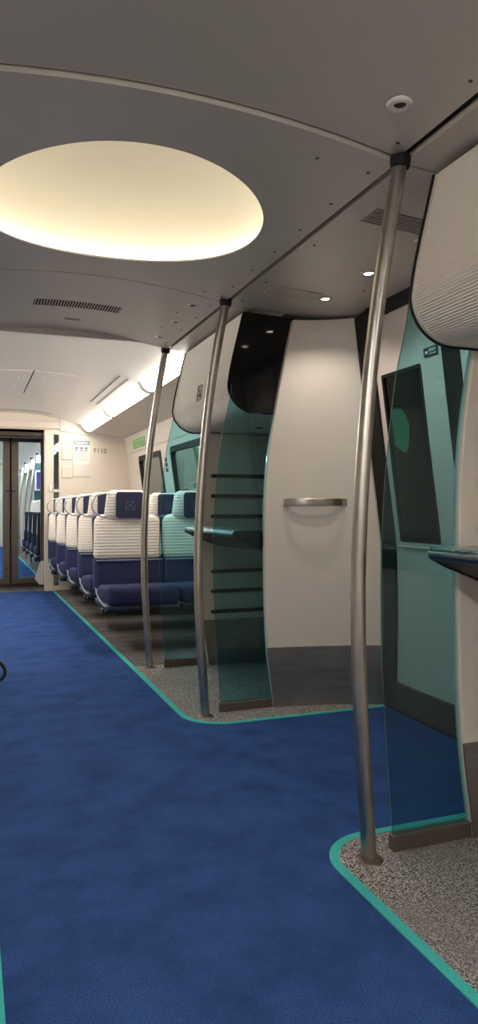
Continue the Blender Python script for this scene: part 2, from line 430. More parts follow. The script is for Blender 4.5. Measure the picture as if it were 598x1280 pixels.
# ------------------------------------------------------------------ downlights, detectors, vents
def downlight(x, y, z, label, lit=True, power=5, group=None):
    t = empty('downlight', (x, y, z), label, 'ceiling light', group)
    bm = B(); lathe(bm, [(.022, .008), (.022, -.001), (.026, -.005), (.034, -.005), (.037, -.001), (.037, .001), (.022, .008)], 32); link('trim_ring', bm, 'steel' if lit else 'whitetrim', t, smooth=40)
    bm = B(); lathe(bm, [(0, -.001), (.021, -.001), (.0225, .004)], 24); link('bulb' if lit else 'lens', bm, 'bulb' if lit else 'grill', t)
    if lit and power:
        l = bpy.data.lights.new('downlight_lamp', 'SPOT'); l.energy = power; l.spot_size = math.radians(125); l.spot_blend = .8; l.shadow_soft_size = .02; l.color = (1, .93, .84)
        o = bpy.data.objects.new('downlight_lamp', l); C.objects.link(o); o.parent = t; o.location = (0, 0, -.02)
    return t
DP = 8.5
downlight(1.652, 3.18, sidez(1.652), 'lit round downlight nearest the handled cream panel', True, DP)
downlight(1.652, 2.77, sidez(1.652), 'lit round downlight beside the tallest pole, nearer one', True, DP)
downlight(1.652, 2.36, sidez(1.652), 'lit round downlight hidden behind the near locker edge', True, DP)
for y in (2.36, 2.77, 3.18):
    downlight(mir(1.652), y, sidez(1.652), 'lit round downlight over the left doorway', True, DP, 'left doorway downlights')
downlight(1.12, 3.66, arch(1.12), 'unlit round ceiling fitting nearest the middle pole top', False)
downlight(1.125, 4.02, arch(1.125), 'unlit round ceiling fitting, middle of the row of three', False)
downlight(1.13, 4.40, arch(1.13), 'unlit round ceiling fitting nearest the farthest pole top', False)
t = empty('smoke_detector', (1.096, 1.675, arch(1.096)+.014), 'round white ringed detector in the near ceiling beside the tallest pole', 'smoke detector')
bm = B(); lathe(bm, [(.017, -.003), (.020, -.008), (.030, -.008), (.036, -.003), (.037, .002)], 40); link('ring', bm, 'whitetrim', t, smooth=50)
bm = B(); lathe(bm, [(0, -.006), (.012, -.006), (.0175, -.002)], 30); link('grille', bm, 'grill', t, smooth=50)

def vent(x0, x1, y0, y1, fz, n, along, label, k_=.17, slat='ceil', back='gap'):
    cx, cy = (x0+x1)/2, (y0+y1)/2; z = fz(cx)
    t = empty('air_vent', (cx, cy, z), label, 'air vent')
    w, h = (x1-x0)/2, (y1-y0)/2
    def slab(nm, m_, xa, xb, ya, yb, d0, d1, seg):
        xs = frange(xa, xb, seg); bm = B()
        prism(bm, [(x, fz(x+cx)-z+d0) for x in xs]+[(x, fz(x+cx)-z+d1) for x in reversed(xs)], 'y', ya, yb); link(nm, bm, m_, t)
    slab('backing', back, -w, w, -h, h, -.0006, .001, 12)
    for k in range(n):
        if along == 'y':
            x = -w+2*w*(k+.5)/n; slab('slat', slat, x-w/n*2*k_, x+w/n*2*k_, -h, h, -.0020, -.0004, 1)
        else:
            y = -h+2*h*(k+.5)/n; slab('slat', slat, -w, w, y-h/n*2*k_, y+h/n*2*k_, -.004, -.0004, 6)
    return t
vent(.33, .80, 3.98, 4.10, arch, 31, 'y', 'long slotted air vent in the ceiling beyond the round light')
vent(.53, .62, 4.34, 4.375, arch, 7, 'y', 'tiny slotted vent behind the long ceiling vent')
vent(1.345, 1.61, 3.12, 3.25, sidez, 9, 'x', 'faint rectangular vent in the ceiling nearest the handled panel', .36, slat='ceil', back='grill')
vent(1.345, 1.64, 2.20, 2.32, sidez, 8, 'x', 'dark slatted vent in the ceiling beside the tallest pole')

# ------------------------------------------------------------------ side walls
def hull_prof(z0, z1, s, inset=0, th=.04, n=16):
    zs = frange(z0, z1, n)
    p = [(H(z)-inset, z) for z in zs]+[(H(z)-inset+th, z) for z in reversed(zs)]
    return [(mir(x), z) for x, z in p] if s < 0 else p
def hull(bm, y0, y1, z0, z1, s=1, inset=0, th=.04): prism(bm, hull_prof(z0, z1, s, inset, th), 'y', y0, y1)
WZ0, WZ1 = .88, 1.70
wins = [(4.85, 5.78), (6.15, 7.36), (7.74, 8.85)]
bm = B(); hull(bm, 3.36, YE, 0, WZ0); hull(bm, 3.36, YE, WZ1, 2.3)
ys = [3.36]+[v for w in wins for v in w]+[YE]
for a, b in zip(ys[::2], ys[1::2]): hull(bm, a, b, WZ0, WZ1)
struct('wall_right', bm, 'cream', label='cream right side wall of the seating saloon', cat='wall', smooth=40)
bm = B(); hull(bm, Y0, 1.94, 0, 2.3); struct('wall_right', bm, 'cream', label='cream right side wall of the near bay', cat='wall', smooth=40)
bm = B(); hull(bm, Y0, YE, 0, 2.3, -1); struct('wall_left', bm, 'cream', label='cream left side wall', cat='wall', smooth=40)
bm = B(); box(bm, mir(2.2), 2.2, Y0-.04, Y0, 0, 2.5); struct('wall_back', bm, 'cream', label='cream rear wall', cat='wall')
# outer roof closing the shell
bm = B(); box(bm, mir(2.2), 2.2, Y0, 21, 2.52, 2.55); struct('ceiling', bm, 'gap', label='outer roof', cat='roof')
# windows
for i, (a, b) in enumerate(wins):
    zs0, zs1 = WZ0, WZ1
    out = rrect(a, b, zs0, zs1, .08, 8); inn = rrect(a+.06, b-.06, zs0+.06, zs1-.06, .05, 8)
    bm = B()
    rings = [[(H(z)-.006, y, z) for y, z in out], [(H(z)-.012, y, z) for y, z in inn], [(H(z)+.03, y, z) for y, z in inn], [(H(z)+.03, y, z) for y, z in out]]
    loft(bm, rings+[rings[0]], True, False)
    w = struct('window_%d' % (i+1), bm, 'black', label='black framed saloon window', cat='window', smooth=50)
    bm = B(); zz = frange(zs0+.02, zs1-.02, 10)
    prism(bm, [(H(z)+.012, z) for z in zz]+[(H(z)+.018, z) for z in reversed(zz)], 'y', a+.02, b-.02)
    link('pane', bm, 'gwin', w)
    # corner fills behind the rounded frame
    bm = B()
    for yy, sy in ((a, 1), (b, -1)):
        for z_, sz in ((zs0, 1), (zs1, -1)):
            box(bm, H(z_)-.004+.02, H(z_)+.03, min(yy, yy+sy*.03), max(yy, yy+sy*.03), min(z_, z_+sz*.03), max(z_, z_+sz*.03))
    link('frame_corner', bm, 'black', w)
# ledge above windows
bm = B(); prism(bm, [(H(1.76)-.004, 1.76), (H(1.76)-.014, 1.775), (H(1.98)-.016, 1.98), (H(1.98)+.01, 1.98), (H(1.76)+.01, 1.76)], 'y', 4.68, YE)
struct('trim_5', bm, 'cream', label='cream cove above the saloon windows', cat='wall trim')
# platform outside
bm = B(); box(bm, 3.2, 3.25, 3.9, 11, -.5, 3); box(bm, 3.19, 3.2, 3.9, 11, 1.52, 1.54)
struct('wall_outside', bm, 'platform', label='pale wall outside the saloon windows', cat='wall')
bm = B(); box(bm, 2.16, 3.2, 3.86, 3.9, -.5, 3); box(bm, 3.2, 3.25, 0, 3.86, -.5, 3)
struct('wall_outside', bm, 'tunnel', label='dark wall outside the doors', cat='wall')
l = bpy.data.lights.new('outside_lamp', 'AREA'); l.shape = 'RECTANGLE'; l.size = .15; l.size_y = 5; l.energy = 90; l.color = (1, .97, .92)
o = bpy.data.objects.new('outside_lamp', l); C.objects.link(o); o.location = (2.45, 7.2, 2.6); o.rotation_euler = (0, math.radians(-35), 0)
# valance / rack under the strip lights
for s, (ya, yb) in ((1, (Y3, YE)), (-1, (Y3, YE)), (1, (Y0, YN)), (-1, (Y0, YN)), (1, (10.55, 21)), (-1, (10.55, 21))):
    p = [(1.468, 2.045), (1.66, 2.022), (1.93, 1.985), (2.0, 1.985), (2.0, 2.4), (1.49, 2.4), (1.49, 2.075), (1.468, 2.07)]
    if s < 0: p = [(mir(x), z) for x, z in p]
    bm = B(); prism(bm, p, 'y', ya, yb)
    struct('trim_%d' % (6 if s > 0 else 7), bm, 'cream', label='sloping valance beneath the strip lights', cat='wall trim')
def strip(x0, y0, y1, s, label, group=None, power=9):
    def q(p): return [(mir(x), z) for x, z in p] if s < 0 else p
    t = empty('strip_light', (1.42 if s > 0 else mir(1.42), (y0+y1)/2, 2.1), label, 'strip light', group)
    L = (y1-y0)/2; cx = t.location.x
    pr = q([(1.365, 2.128), (1.378, 2.098), (1.405, 2.068), (1.44, 2.050), (1.467, 2.048), (1.467, 2.128)])
    pr = [(x-cx, z-2.1) for x, z in pr]
    bm = B(); prism(bm, pr, 'y', -L+.05, L-.05); link('diffuser', bm, 'tube', t, smooth=60)
    for e in (-1, 1):
        pr2 = [(x*1.06, z*1.06) for x, z in pr]
        bm = B(); a, b = sorted((e*L, e*(L-.05))); prism(bm, pr2, 'y', a, b); link('end_cap', bm, 'whitetrim', t, smooth=60)
    return t
labs = ['strip light nearest the farthest pole, longest in view', 'middle strip light of the row above the seats', 'farthest strip light of the row, by the end wall']
ysr = [(4.66, 6.05), (6.07, 7.80), (7.82, 9.42)]
for k, (a, b) in enumerate(ysr): strip(0, a, b, 1, 'glowing white '+labs[k])
for a, b in ysr: strip(0, a, b, -1, 'glowing white strip light above the left seats, out of view', 'left saloon strip lights')
for s in (1, -1):
  for ya in (-4.5, -2.75, -1.0): strip(0, ya, ya+1.7, s, 'glowing white strip light behind the camera', 'rear saloon strip lights')
for s in (1, -1):
    for k in range(5): strip(0, 10.6+k*2, 12.55+k*2, s, 'strip light in the next carriage on the %s' % ('right' if s > 0 else 'left'), 'next carriage strip lights')

# ------------------------------------------------------------------ passenger doors (right side)
d = empty('door_1', (0, 0, 0), 'pale sliding passenger door leaf with tall dark window', 'door', kind='structure')
def leaf(name, y0, y1, wy0, wy1):
    t = empty(name, (0, 0, 0), 'pale sliding passenger door leaf with a tall dark window', 'door', kind='structure')
    z0, z1 = .147, 2.012
    bm = B(); ins = .035
    def hl(bm, a, b, c, e): prism(bm, [(H(z)-ins+.028, z) for z in frange(c, e, 12)]+[(H(z)-ins+.06, z) for z in reversed(frange(c, e, 12))], 'y', a, b)
    for (a, b, c, e) in ((y0, y1, z0, wz0), (y0, y1, wz1, z1), (y0, wy0, wz0, wz1), (wy1, y1, wz0, wz1)): hl(bm, a, b, c, e)
    link('leaf_panel', bm, 'door', t)
    bm = B(); hl(bm, wy0, wy1, wz0, wz1)
    bm.free()
    bm = B(); zz = frange(wz0, wz1, 10)
    prism(bm, [(H(z)+.0, z) for z in zz]+[(H(z)+.006, z) for z in reversed(zz)], 'y', wy0, wy1); link('pane', bm, 'gdark', t)
    bm = B()
    rings = [[(H(z)-.0085, y, z) for y, z in rrect(wy0-.004, wy1+.004, wz0-.004, wz1+.004, .012)], [(H(z)-.009, y, z) for y, z in rrect(wy0+.012, wy1-.012, wz0+.012, wz1-.012, .01)],
             [(H(z)+.01, y, z) for y, z in rrect(wy0+.012, wy1-.012, wz0+.012, wz1-.012, .01)], [(H(z)+.01, y, z) for y, z in rrect(wy0-.004, wy1+.004, wz0-.004, wz1+.004, .012)]]
    loft(bm, rings+[rings[0]], True, False); link('window_seal', bm, 'black', t)
    bm = B(); box(bm, H(.86)-.012, H(.86)-.002, y0+.01, y1-.01, .853, .860); link('crease_strip', bm, 'door', t, bevel=.002)
    return t
wz0, wz1 = .885, 1.725
bpy.data.objects.remove(d)
leaf('door_1', 2.675, 3.225, 2.845, 3.18)
leaf('door_2', 2.01, 2.555, 2.06, 2.39)
def hprism(y0, y1, z0, z1, off, th, name, m, label, cat='door trim'):
    bm = B(); zz = frange(z0, z1, 12)
    prism(bm, [(H(z)-off, z) for z in zz]+[(H(z)-off+th, z) for z in reversed(zz)], 'y', y0, y1)
    return struct(name, bm, m, label=label, cat=cat)
hprism(2.556, 2.674, .12, 2.012, .012, .05, 'trim_8', 'black', 'black rubber seal between the door leaves')
hprism(3.226, 3.345, .0, 2.06, .022, .06, 'trim_9', 'black', 'black door jamb beside the handled panel')
hprism(1.95, 2.009, .0, 2.06, .012, .06, 'trim_10', 'black', 'black door jamb beside the near bay')
hprism(2.009, 3.226, 2.013, 2.075, .03, .08, 'trim_11', 'black', 'black lintel over the doors')
hprism(2.009, 3.226, .0, .146, .03, .09, 'trim_12', 'sill', 'dark sill under the doors')
# door sign
sg = empty('door_sign', (H(1.765)-.0095, 2.752, 1.765), 'small black sign with white arrow on the door leaf near its top', 'sign')
sg.rotation_euler = (0, 0, 0)
tilt = math.atan((H(1.74)-H(1.79))/.05)
# local frame: u runs along -Y (to the right as read), v up along the leaf
mt = Matrix(((0, 0, -1, 0), (-1, 0, 0, 0), (0, 1, 0, 0), (0, 0, 0, 1)))
mt = Matrix.Rotation(-tilt, 4, 'Y') @ mt
bm = B(); prism(bm, rrect(-.052, .052, -.021, .021, .004, 4), 'z', -.0, .0022); bmesh.ops.transform(bm, matrix=mt, verts=bm.verts); link('sign_plate', bm, 'signblack', sg)
bm = B()
prism(bm, [(-.042, 0), (-.030, .010), (-.030, .004), (-.018, .004), (-.018, -.004), (-.030, -.004), (-.030, -.010)], 'z', .0022, .003)
bmesh.ops.transform(bm, matrix=mt, verts=bm.verts); link('arrow', bm, 'white', sg)
bm = B()
def ubox(bm, a, b, c, e, z0=.0022, z1=.003): box(bm, a, b, c, e, z0, z1)
for gx in (-.010, .008, .026):
    for (a, b, c, e) in ((0, .014, .013, .015), (0, .002, 0, .015), (.012, .014, 0, .015), (.003, .011, .007, .009), (.006, .008, .001, .013)): ubox(bm, gx+a, gx+b, c-.001, e-.001)
bmesh.ops.transform(bm, matrix=mt, verts=bm.verts); link('sign_glyphs', bm, 'white', sg)
bm = B()
for k in range(7): ubox(bm, -.010+k*.0078, -.010+k*.0078+.005, -.012, -.007)
bmesh.ops.transform(bm, matrix=mt, verts=bm.verts); link('small_print', bm, 'white', sg)
# green lit sign outside the door
t = empty('platform_sign', (2.5, 3.855, 1.5), 'green glowing sign outside seen through the dark door window', 'sign')
bm = B(); prism(bm, [(-.079, .17), (.03, .17), (.084, .08), (.077, -.07), (.054, -.10), (-.043, -.035), (-.079, .005)], 'y', -.012, .0); link('lit_face', bm, 'greenlamp', t)
# ------------------------------------------------------------------ partition walls
def part_wall(name, yf, yb, zt, label):
    """flat cream bulkhead facing the camera, curved aisle edge"""
    bm = B(); zs = frange(0, zt, 40)
    out = [(BE(z), z) for z in zs]+[(H(z)-.003, z) for z in reversed(zs)]
    prism(bm, out, 'y', yf, yb)
    return struct(name, bm, 'cream', label=label, cat='wall', smooth=30, bevel=.006)
def kick_flat(name, yf, label):
    bm = B(); zs = frange(0, .306, 10)
    prism(bm, [(BE(z)-.004, z+.001) for z in zs]+[(H(.1)-.02, z+.001) for z in reversed(zs)], 'y', yf-.006, yf-.0005)
    o = struct(name, bm, 'kick', label=label, cat='kick plate'); return o
part_wall('wall_near', 1.885, 1.921, 2.07, 'cream bulkhead at the right edge behind the near luggage shelf')
kick_flat('baseboard_near', 1.885, 'dull steel kick plate on the near bulkhead')
part_wall('wall_far', 4.585, 4.645, 1.556, 'cream bulkhead with rails in the far luggage bay')
kick_flat('baseboard_far', 4.585, 'dull steel kick plate on the far bulkhead')
# handled panel facing the doorway: curved in plan and in profile
PLAN = [(0, 3.497), (.30, 3.472), (.70, 3.414), (1.0, 3.347)]
def panel_pts(z, off, n=20, inset=0):
    xl, xr = BE(z)+.006+inset, H(z)-.024
    return [(xl+(xr-xl)*s, interp(PLAN, s)+off, z) for s in frange(0, 1, n)]
bm = B(); rings = []
for z in frange(0, 2.062, 44):
    rings.append(panel_pts(z, 0)+list(reversed(panel_pts(z, .035))))
loft(bm, rings)
struct('wall_handle_panel', bm, 'cream', label='curved cream panel with a steel handle beside the doors', cat='wall', smooth=35, bevel=.007)
bm = B(); rings = []
for z in frange(0.001, .318, 8):
    rings.append(panel_pts(z, -.007, inset=-.004)+list(reversed(panel_pts(z, -.0008, inset=-.004))))
loft(bm, rings); struct('baseboard_handle_panel', bm, 'kick', label='curved steel kick plate of the handled panel', cat='kick plate', smooth=35)

# handle
t = empty('grab_bar', (1.72, 3.43, 1.085), 'flat bowed stainless grab handle on the curved cream panel', 'handle')
a, b = Vector((1.572, 3.472)), Vector((1.885, 3.408)); dv = b-a; nn = Vector((dv.y, -dv.x)).normalized()
if nn.y > 0: nn = -nn
pts = []
for s in frange(0, 1, 24):
    bow = .052*(1-abs(2*s-1)**3.2)
    pts.append(a+dv*s+nn*bow)
bm = B(); rings = []
for i, p in enumerate(pts):
    tg = (pts[min(i+1, 24)]-pts[max(i-1, 0)]).normalized(); n2 = Vector((tg.y, -tg.x)); 
    if n2.y > 0: n2 = -n2
    sec = rrect(-.006, .006, -.021, .021, .0055, 4)
    rings.append([(p.x+n2.x*u-1.72, p.y+n2.y*u-3.43, v) for u, v in sec])
loft(bm, rings); link('handle_band', bm, 'steel', t, smooth=50)
for p in (a, b):
    bm = B(); box(bm, p.x-.012-1.72, p.x+.012-1.72, p.y-.004-3.43, p.y+.008-3.43, -.021, .021); link('mount', bm, 'steel', t, bevel=.003)

# ------------------------------------------------------------------ glass draught screens
def screen(y, gm, label, xr=BE, notch=False):
    t = empty('glass_screen', (1.22, y, 0), label, 'glass screen')
    zs = frange(.048, 2.09, 50)
    if notch: zs = frange(.048, 1.70, 44)
    out = [(G(z)-1.22, z) for z in zs]
    if notch:
        out += [(1.42-.148*math.cos(a)-1.22, 1.70-.144*math.sin(a)) for a in frange(.03, PI/2, 16)]
        out += [(xr(z)+.004-1.22, z) for z in reversed(frange(.048, 1.556, 40))]
    else: out += [(xr(z)+.004-1.22, z) for z in reversed(zs)]
    bm = B(); prism(bm, out, 'y', -.005, .005); link('glass_pane', bm, gm, t)
    bm = B(); tube(bm, [(G(z)-1.2215, 0, z) for z in zs], .0015, 8); link('polished_edge', bm, 'gedge', t, smooth=60)
    bm = B(); box(bm, -.006, 1.503-1.22, -.016, .016, .001, .05); link('base_rail', bm, 'bronze', t, bevel=.003)
    return t
screen(1.905, 'g1', 'teal glass draught screen nearest the camera beside the doors')
screen(3.515, 'g1', 'teal glass draught screen beside the handled cream panel', notch=True)
screen(4.64, 'g2', 'pale teal glass draught screen in front of the seats')

# ------------------------------------------------------------------ poles
def pole(y, label, z0=0, base='brass', group=None):
    t = empty('grab_pole', (1.12, y, 0), label, 'pole', group)
    zs = frange(.0, 2.105, 48)
    bm = B(); tube(bm, [(PX(z)-1.12, 0, z+.002) for z in zs], .0225, 24); link('pole_tube', bm, 'polesteel', t, smooth=60)
    bm = B(); lathe(bm, [(.0, .0035), (.0225, .0035), (.0225, .012), (.030, .011), (.040, .007), (.042, .0035)], 32); link('floor_flange', bm, base, t, smooth=50)
    bm = B(); lathe(bm, [(.023, -.006), (.026, -.005), (.029, .002), (.031, .010), (.031, .03), (.023, .03)], 32, (PX(2.1)-1.12, 0, 2.088)); link('ceiling_collar', bm, 'black', t, smooth=50)
    return t
pole(1.875, 'tall curved steel pole nearest the camera')
pole(3.465, 'curved steel pole in the middle of the three, in front of the luggage rails')
pole(4.66, 'curved steel pole farthest away, in front of the seats')

# ------------------------------------------------------------------ overhead lockers
LOCK = [(1.358, 2.085), (1.330, 1.97), (1.305, 1.87), (1.285, 1.78), (1.272, 1.70)]
def locker_profile():
    pts = []
    # front face spline then rounded lower corner
    tab = sorted([(z, x) for x, z in LOCK])
    for z in frange(2.085, 1.70, 60): pts.append((interp(tab, z), z))
    # elliptical corner from (1.272,1.70) to (1.42,1.56)
    for k in range(1, 31):
        a = PI/2*k/30; pts.append((1.42-.148*math.cos(a), 1.70-.138*math.sin(a)))
    for x in frange(1.42, 1.56, 6)[1:]: pts.append((x, 1.562))
    return pts
def resample(pts, step):
    L = [0]
    for p, q in zip(pts, pts[1:]): L.append(L[-1]+math.hypot(q[0]-p[0], q[1]-p[1]))
    out = []; s = 0; i = 0
    while s < L[-1]:
        while L[i+1] < s: i += 1
        f = (s-L[i])/(L[i+1]-L[i]); p, q = pts[i], pts[i+1]
        d = Vector((q[0]-p[0], q[1]-p[1])).normalized()
        out.append((p[0]+(q[0]-p[0])*f, p[1]+(q[1]-p[1])*f, d.y, -d.x, s)); s += step
    out.append(pts[-1]+(0, -1, L[-1])); return out, L[-1]
def locker(y0, y1, label, logo_y=None, endpanel=False):
    t = empty('overhead_locker', (1.6, (y0+y1)/2, 1.56), label, 'overhead locker')
    cy = (y0+y1)/2
    P = locker_profile()
    R, L = resample(P, .0015)
    skin = []
    for i, (x, z, nx, nz, s) in enumerate(R):
        amp = .0020 if s < L-.16 else 0
        d = amp*math.cos(2*PI*i/6)           # one rib every 9 mm
        skin.append((x+nx*d*1.0, z+nz*d*1.0))
    inner = [(x-nx*.02, z-nz*.02) for x, z, nx, nz, s in R]
    def sec(pts): return [(x-1.6, z-1.56) for x, z in pts]
    bm = B()
    a, b = y0+.022-cy, y1-.022-cy
    r0 = [(x, a, z) for x, z in sec(skin)]; r1 = [(x, b, z) for x, z in sec(skin)]
    va = [bm.verts.new(p) for p in r0]; vb = [bm.verts.new(p) for p in r1]
    for i in range(len(va)-1): bm.faces.new((va[i], va[i+1], vb[i+1], vb[i]))
    link('ribbed_front', bm, 'lockerskin', t)
    # body block behind the skin and underside
    body = [(x-nx*-.003, z-nz*-.003) for x, z, nx, nz, s in R[::12]]
    poly = [(x-.0-1.6+.004, z-1.56+.003) for x, z in [(r[0], r[1]) for r in R[::10]]]
    poly += [(H(1.565)-.012-1.6, .003), (H(2.06)-.012-1.6, 2.068-1.56)]
    bm = B(); prism(bm, poly, 'y', a, b); link('locker_body', bm, 'lockerskin', t, smooth=30)
    # smooth end rims (cream) with a black rubber outer edge
    base = [(r[0], r[1], r[2], r[3]) for r in R[::8]]
    for (ya, yb, m, off, nm) in ((y0+.006, y0+.022, 'whitetrim', .002, 'end_rim'), (y1-.022, y1-.006, 'whitetrim', .002, 'end_rim'), (y0-.0, y0+.006, 'black', .009, 'rubber_edge'), (y1-.006, y1, 'black', .009, 'rubber_edge')):
        o1 = [(x+nx*off-1.6, z+nz*off-1.56) for x, z, nx, nz in base]
        pl = o1+[(H(1.565)-.012-1.6, -off), (H(2.06)-.012-1.6, 2.068-1.56)]
        bm = B(); prism(bm, pl, 'y', ya-cy, yb-cy); link(nm, bm, m, t, smooth=30)
    for yy in (.3, .62):
        bm = B(); lathe(bm, [(0, -.004), (.020, -.004), (.024, 0)], 20, (1.72-1.6, y0+(y1-y0)*yy-cy, .002)); link('reading_light', bm, 'grill', t)
    if endpanel:
        o1 = [(x+nx*.004-1.6, z+nz*.004-1.56) for x, z, nx, nz in base]
        pl = o1+[(H(1.565)-.03-1.6, -.004), (H(2.06)-.03-1.6, 2.066-1.56)]
        bm = B(); prism(bm, pl, 'y', y0-.006-cy, y0-cy-.0005); link('black_end_panel', bm, 'blackglass', t)
    if logo_y:
        # outline square with crossing strokes
        lg = B(); tab = sorted([(z, x) for x, z in LOCK])
        def P3(u, v): z = 1.735+v; return (interp(tab, z)-.0035-1.6, logo_y-u-cy, z-1.56)
        def stroke(p, q, w=.0045):
            p, q = Vector(p), Vector(q); dd = (q-p).normalized(); n_ = Vector((-dd.y, dd.x))*w
            v = [lg.verts.new(P3(*c)) for c in (p+n_, q+n_, q-n_, p-n_)]; lg.faces.new(v)
            k = bmesh.ops.extrude_face_region(lg, geom=[lg.faces[-1] if False else v[0].link_faces[0]])
            bmesh.ops.translate(lg, vec=(.002, 0, 0), verts=[g for g in k['geom'] if isinstance(g, bmesh.types.BMVert)])
        for p, q in (((-.04, -.042), (.04, -.042)), ((-.04, .042), (.012, .042)), ((-.04, -.042), (-.04, .042)), ((.04, -.042), (.04, .01)), ((-.032, -.034), (.04, .042)), ((-.032, .034), (.032, -.034)), ((-.03, -.012), (.03, -.012)), ((-.03, -.024), (.03, -.024))): stroke(p, q)
        link('logo', lg, 'dark', t)
    return t
locker(YN+.02, 1.884, 'large ribbed cream overhead locker at the upper right, nearest')
locker(3.535, 4.632, 'ribbed cream overhead locker behind the middle pole with a black end', logo_y=4.06, endpanel=True)

# ------------------------------------------------------------------ luggage shelves and rails
def shelf(y0, y1, label):
    t = empty('luggage_shelf', (1.7, (y0+y1)/2, .9), label, 'luggage shelf'); cy = (y0+y1)/2
    rx = lambda p: [(x-1.7, z-.9) for x, z in p]
    bm = B(); prism(bm, rx([(1.318, .897), (1.36, .878), (1.52, .818), (1.72, .79), (H(.8)-.006, .785), (H(.92)-.006, .925), (1.325, .930)]), 'y', y0+.004-cy, y1-.004-cy); link('shelf_body', bm, 'shelfunder', t)
    bm = B(); tube(bm, [(1.318-1.7, y0-cy, .914-.9), (1.318-1.7, y1-cy, .914-.9)], .0195, 24); link('nosing', bm, 'nosing', t, smooth=50)
    bm = B(); prism(bm, rx([(1.322, .9305), (H(.93)-.01, .9305), (H(.93)-.01, .9345), (1.322, .9345)]), 'y', y0+.006-cy, y1-.006-cy); link('shelf_top', bm, 'steel', t)
    for e in (y0, y1):
        bm = B(); prism(bm, rx([(1.31, .897), (1.36, .872), (1.52, .812), (1.72, .784), (H(.8)-.006, .779), (H(.92)-.006, .936), (1.31, .934)]), 'y', e-cy-.004, e-cy+.004); link('end_cap', bm, 'darkbar', t)
    return t
shelf(.80, 1.835, 'dark tapered luggage shelf at the right edge, nearest')
shelf(3.56, 4.46, 'dark tapered luggage shelf behind the middle pole')
names = {1.27: 'top', 1.136: 'second from top', 1.0: 'third from top', .633: 'third from bottom', .50: 'second from bottom', .365: 'bottom'}
for (yf, wh) in ((1.879, 'near'), (4.579, 'far')):
    for z, nm in names.items():
        t = empty('luggage_rail', (1.80, yf, z), '%s dark rail on the %s luggage bay bulkhead' % (nm, wh), 'rail', 'rails on the %s bulkhead' % wh)
        bm = B(); x0, x1 = 1.522-1.8, H(z)-.03-1.8
        pts = [(x0-.012, -.026, 0), (x0-.009, -.026, 0), (x0, -.026, 0)]+[(x, -.026, 0) for x in frange(x0+.01, x1, 4)]
        tube(bm, pts, [.004, .010, .0125]+[.0125]*5, 16); link('rail_bar', bm, 'darkbar', t, smooth=50)
        for x in (x0+.03, x1-.05):
            bm = B(); tube(bm, [(x, -.02, 0), (x, -.002, 0)], .008, 12); link('standoff', bm, 'darkbar', t, smooth=50)

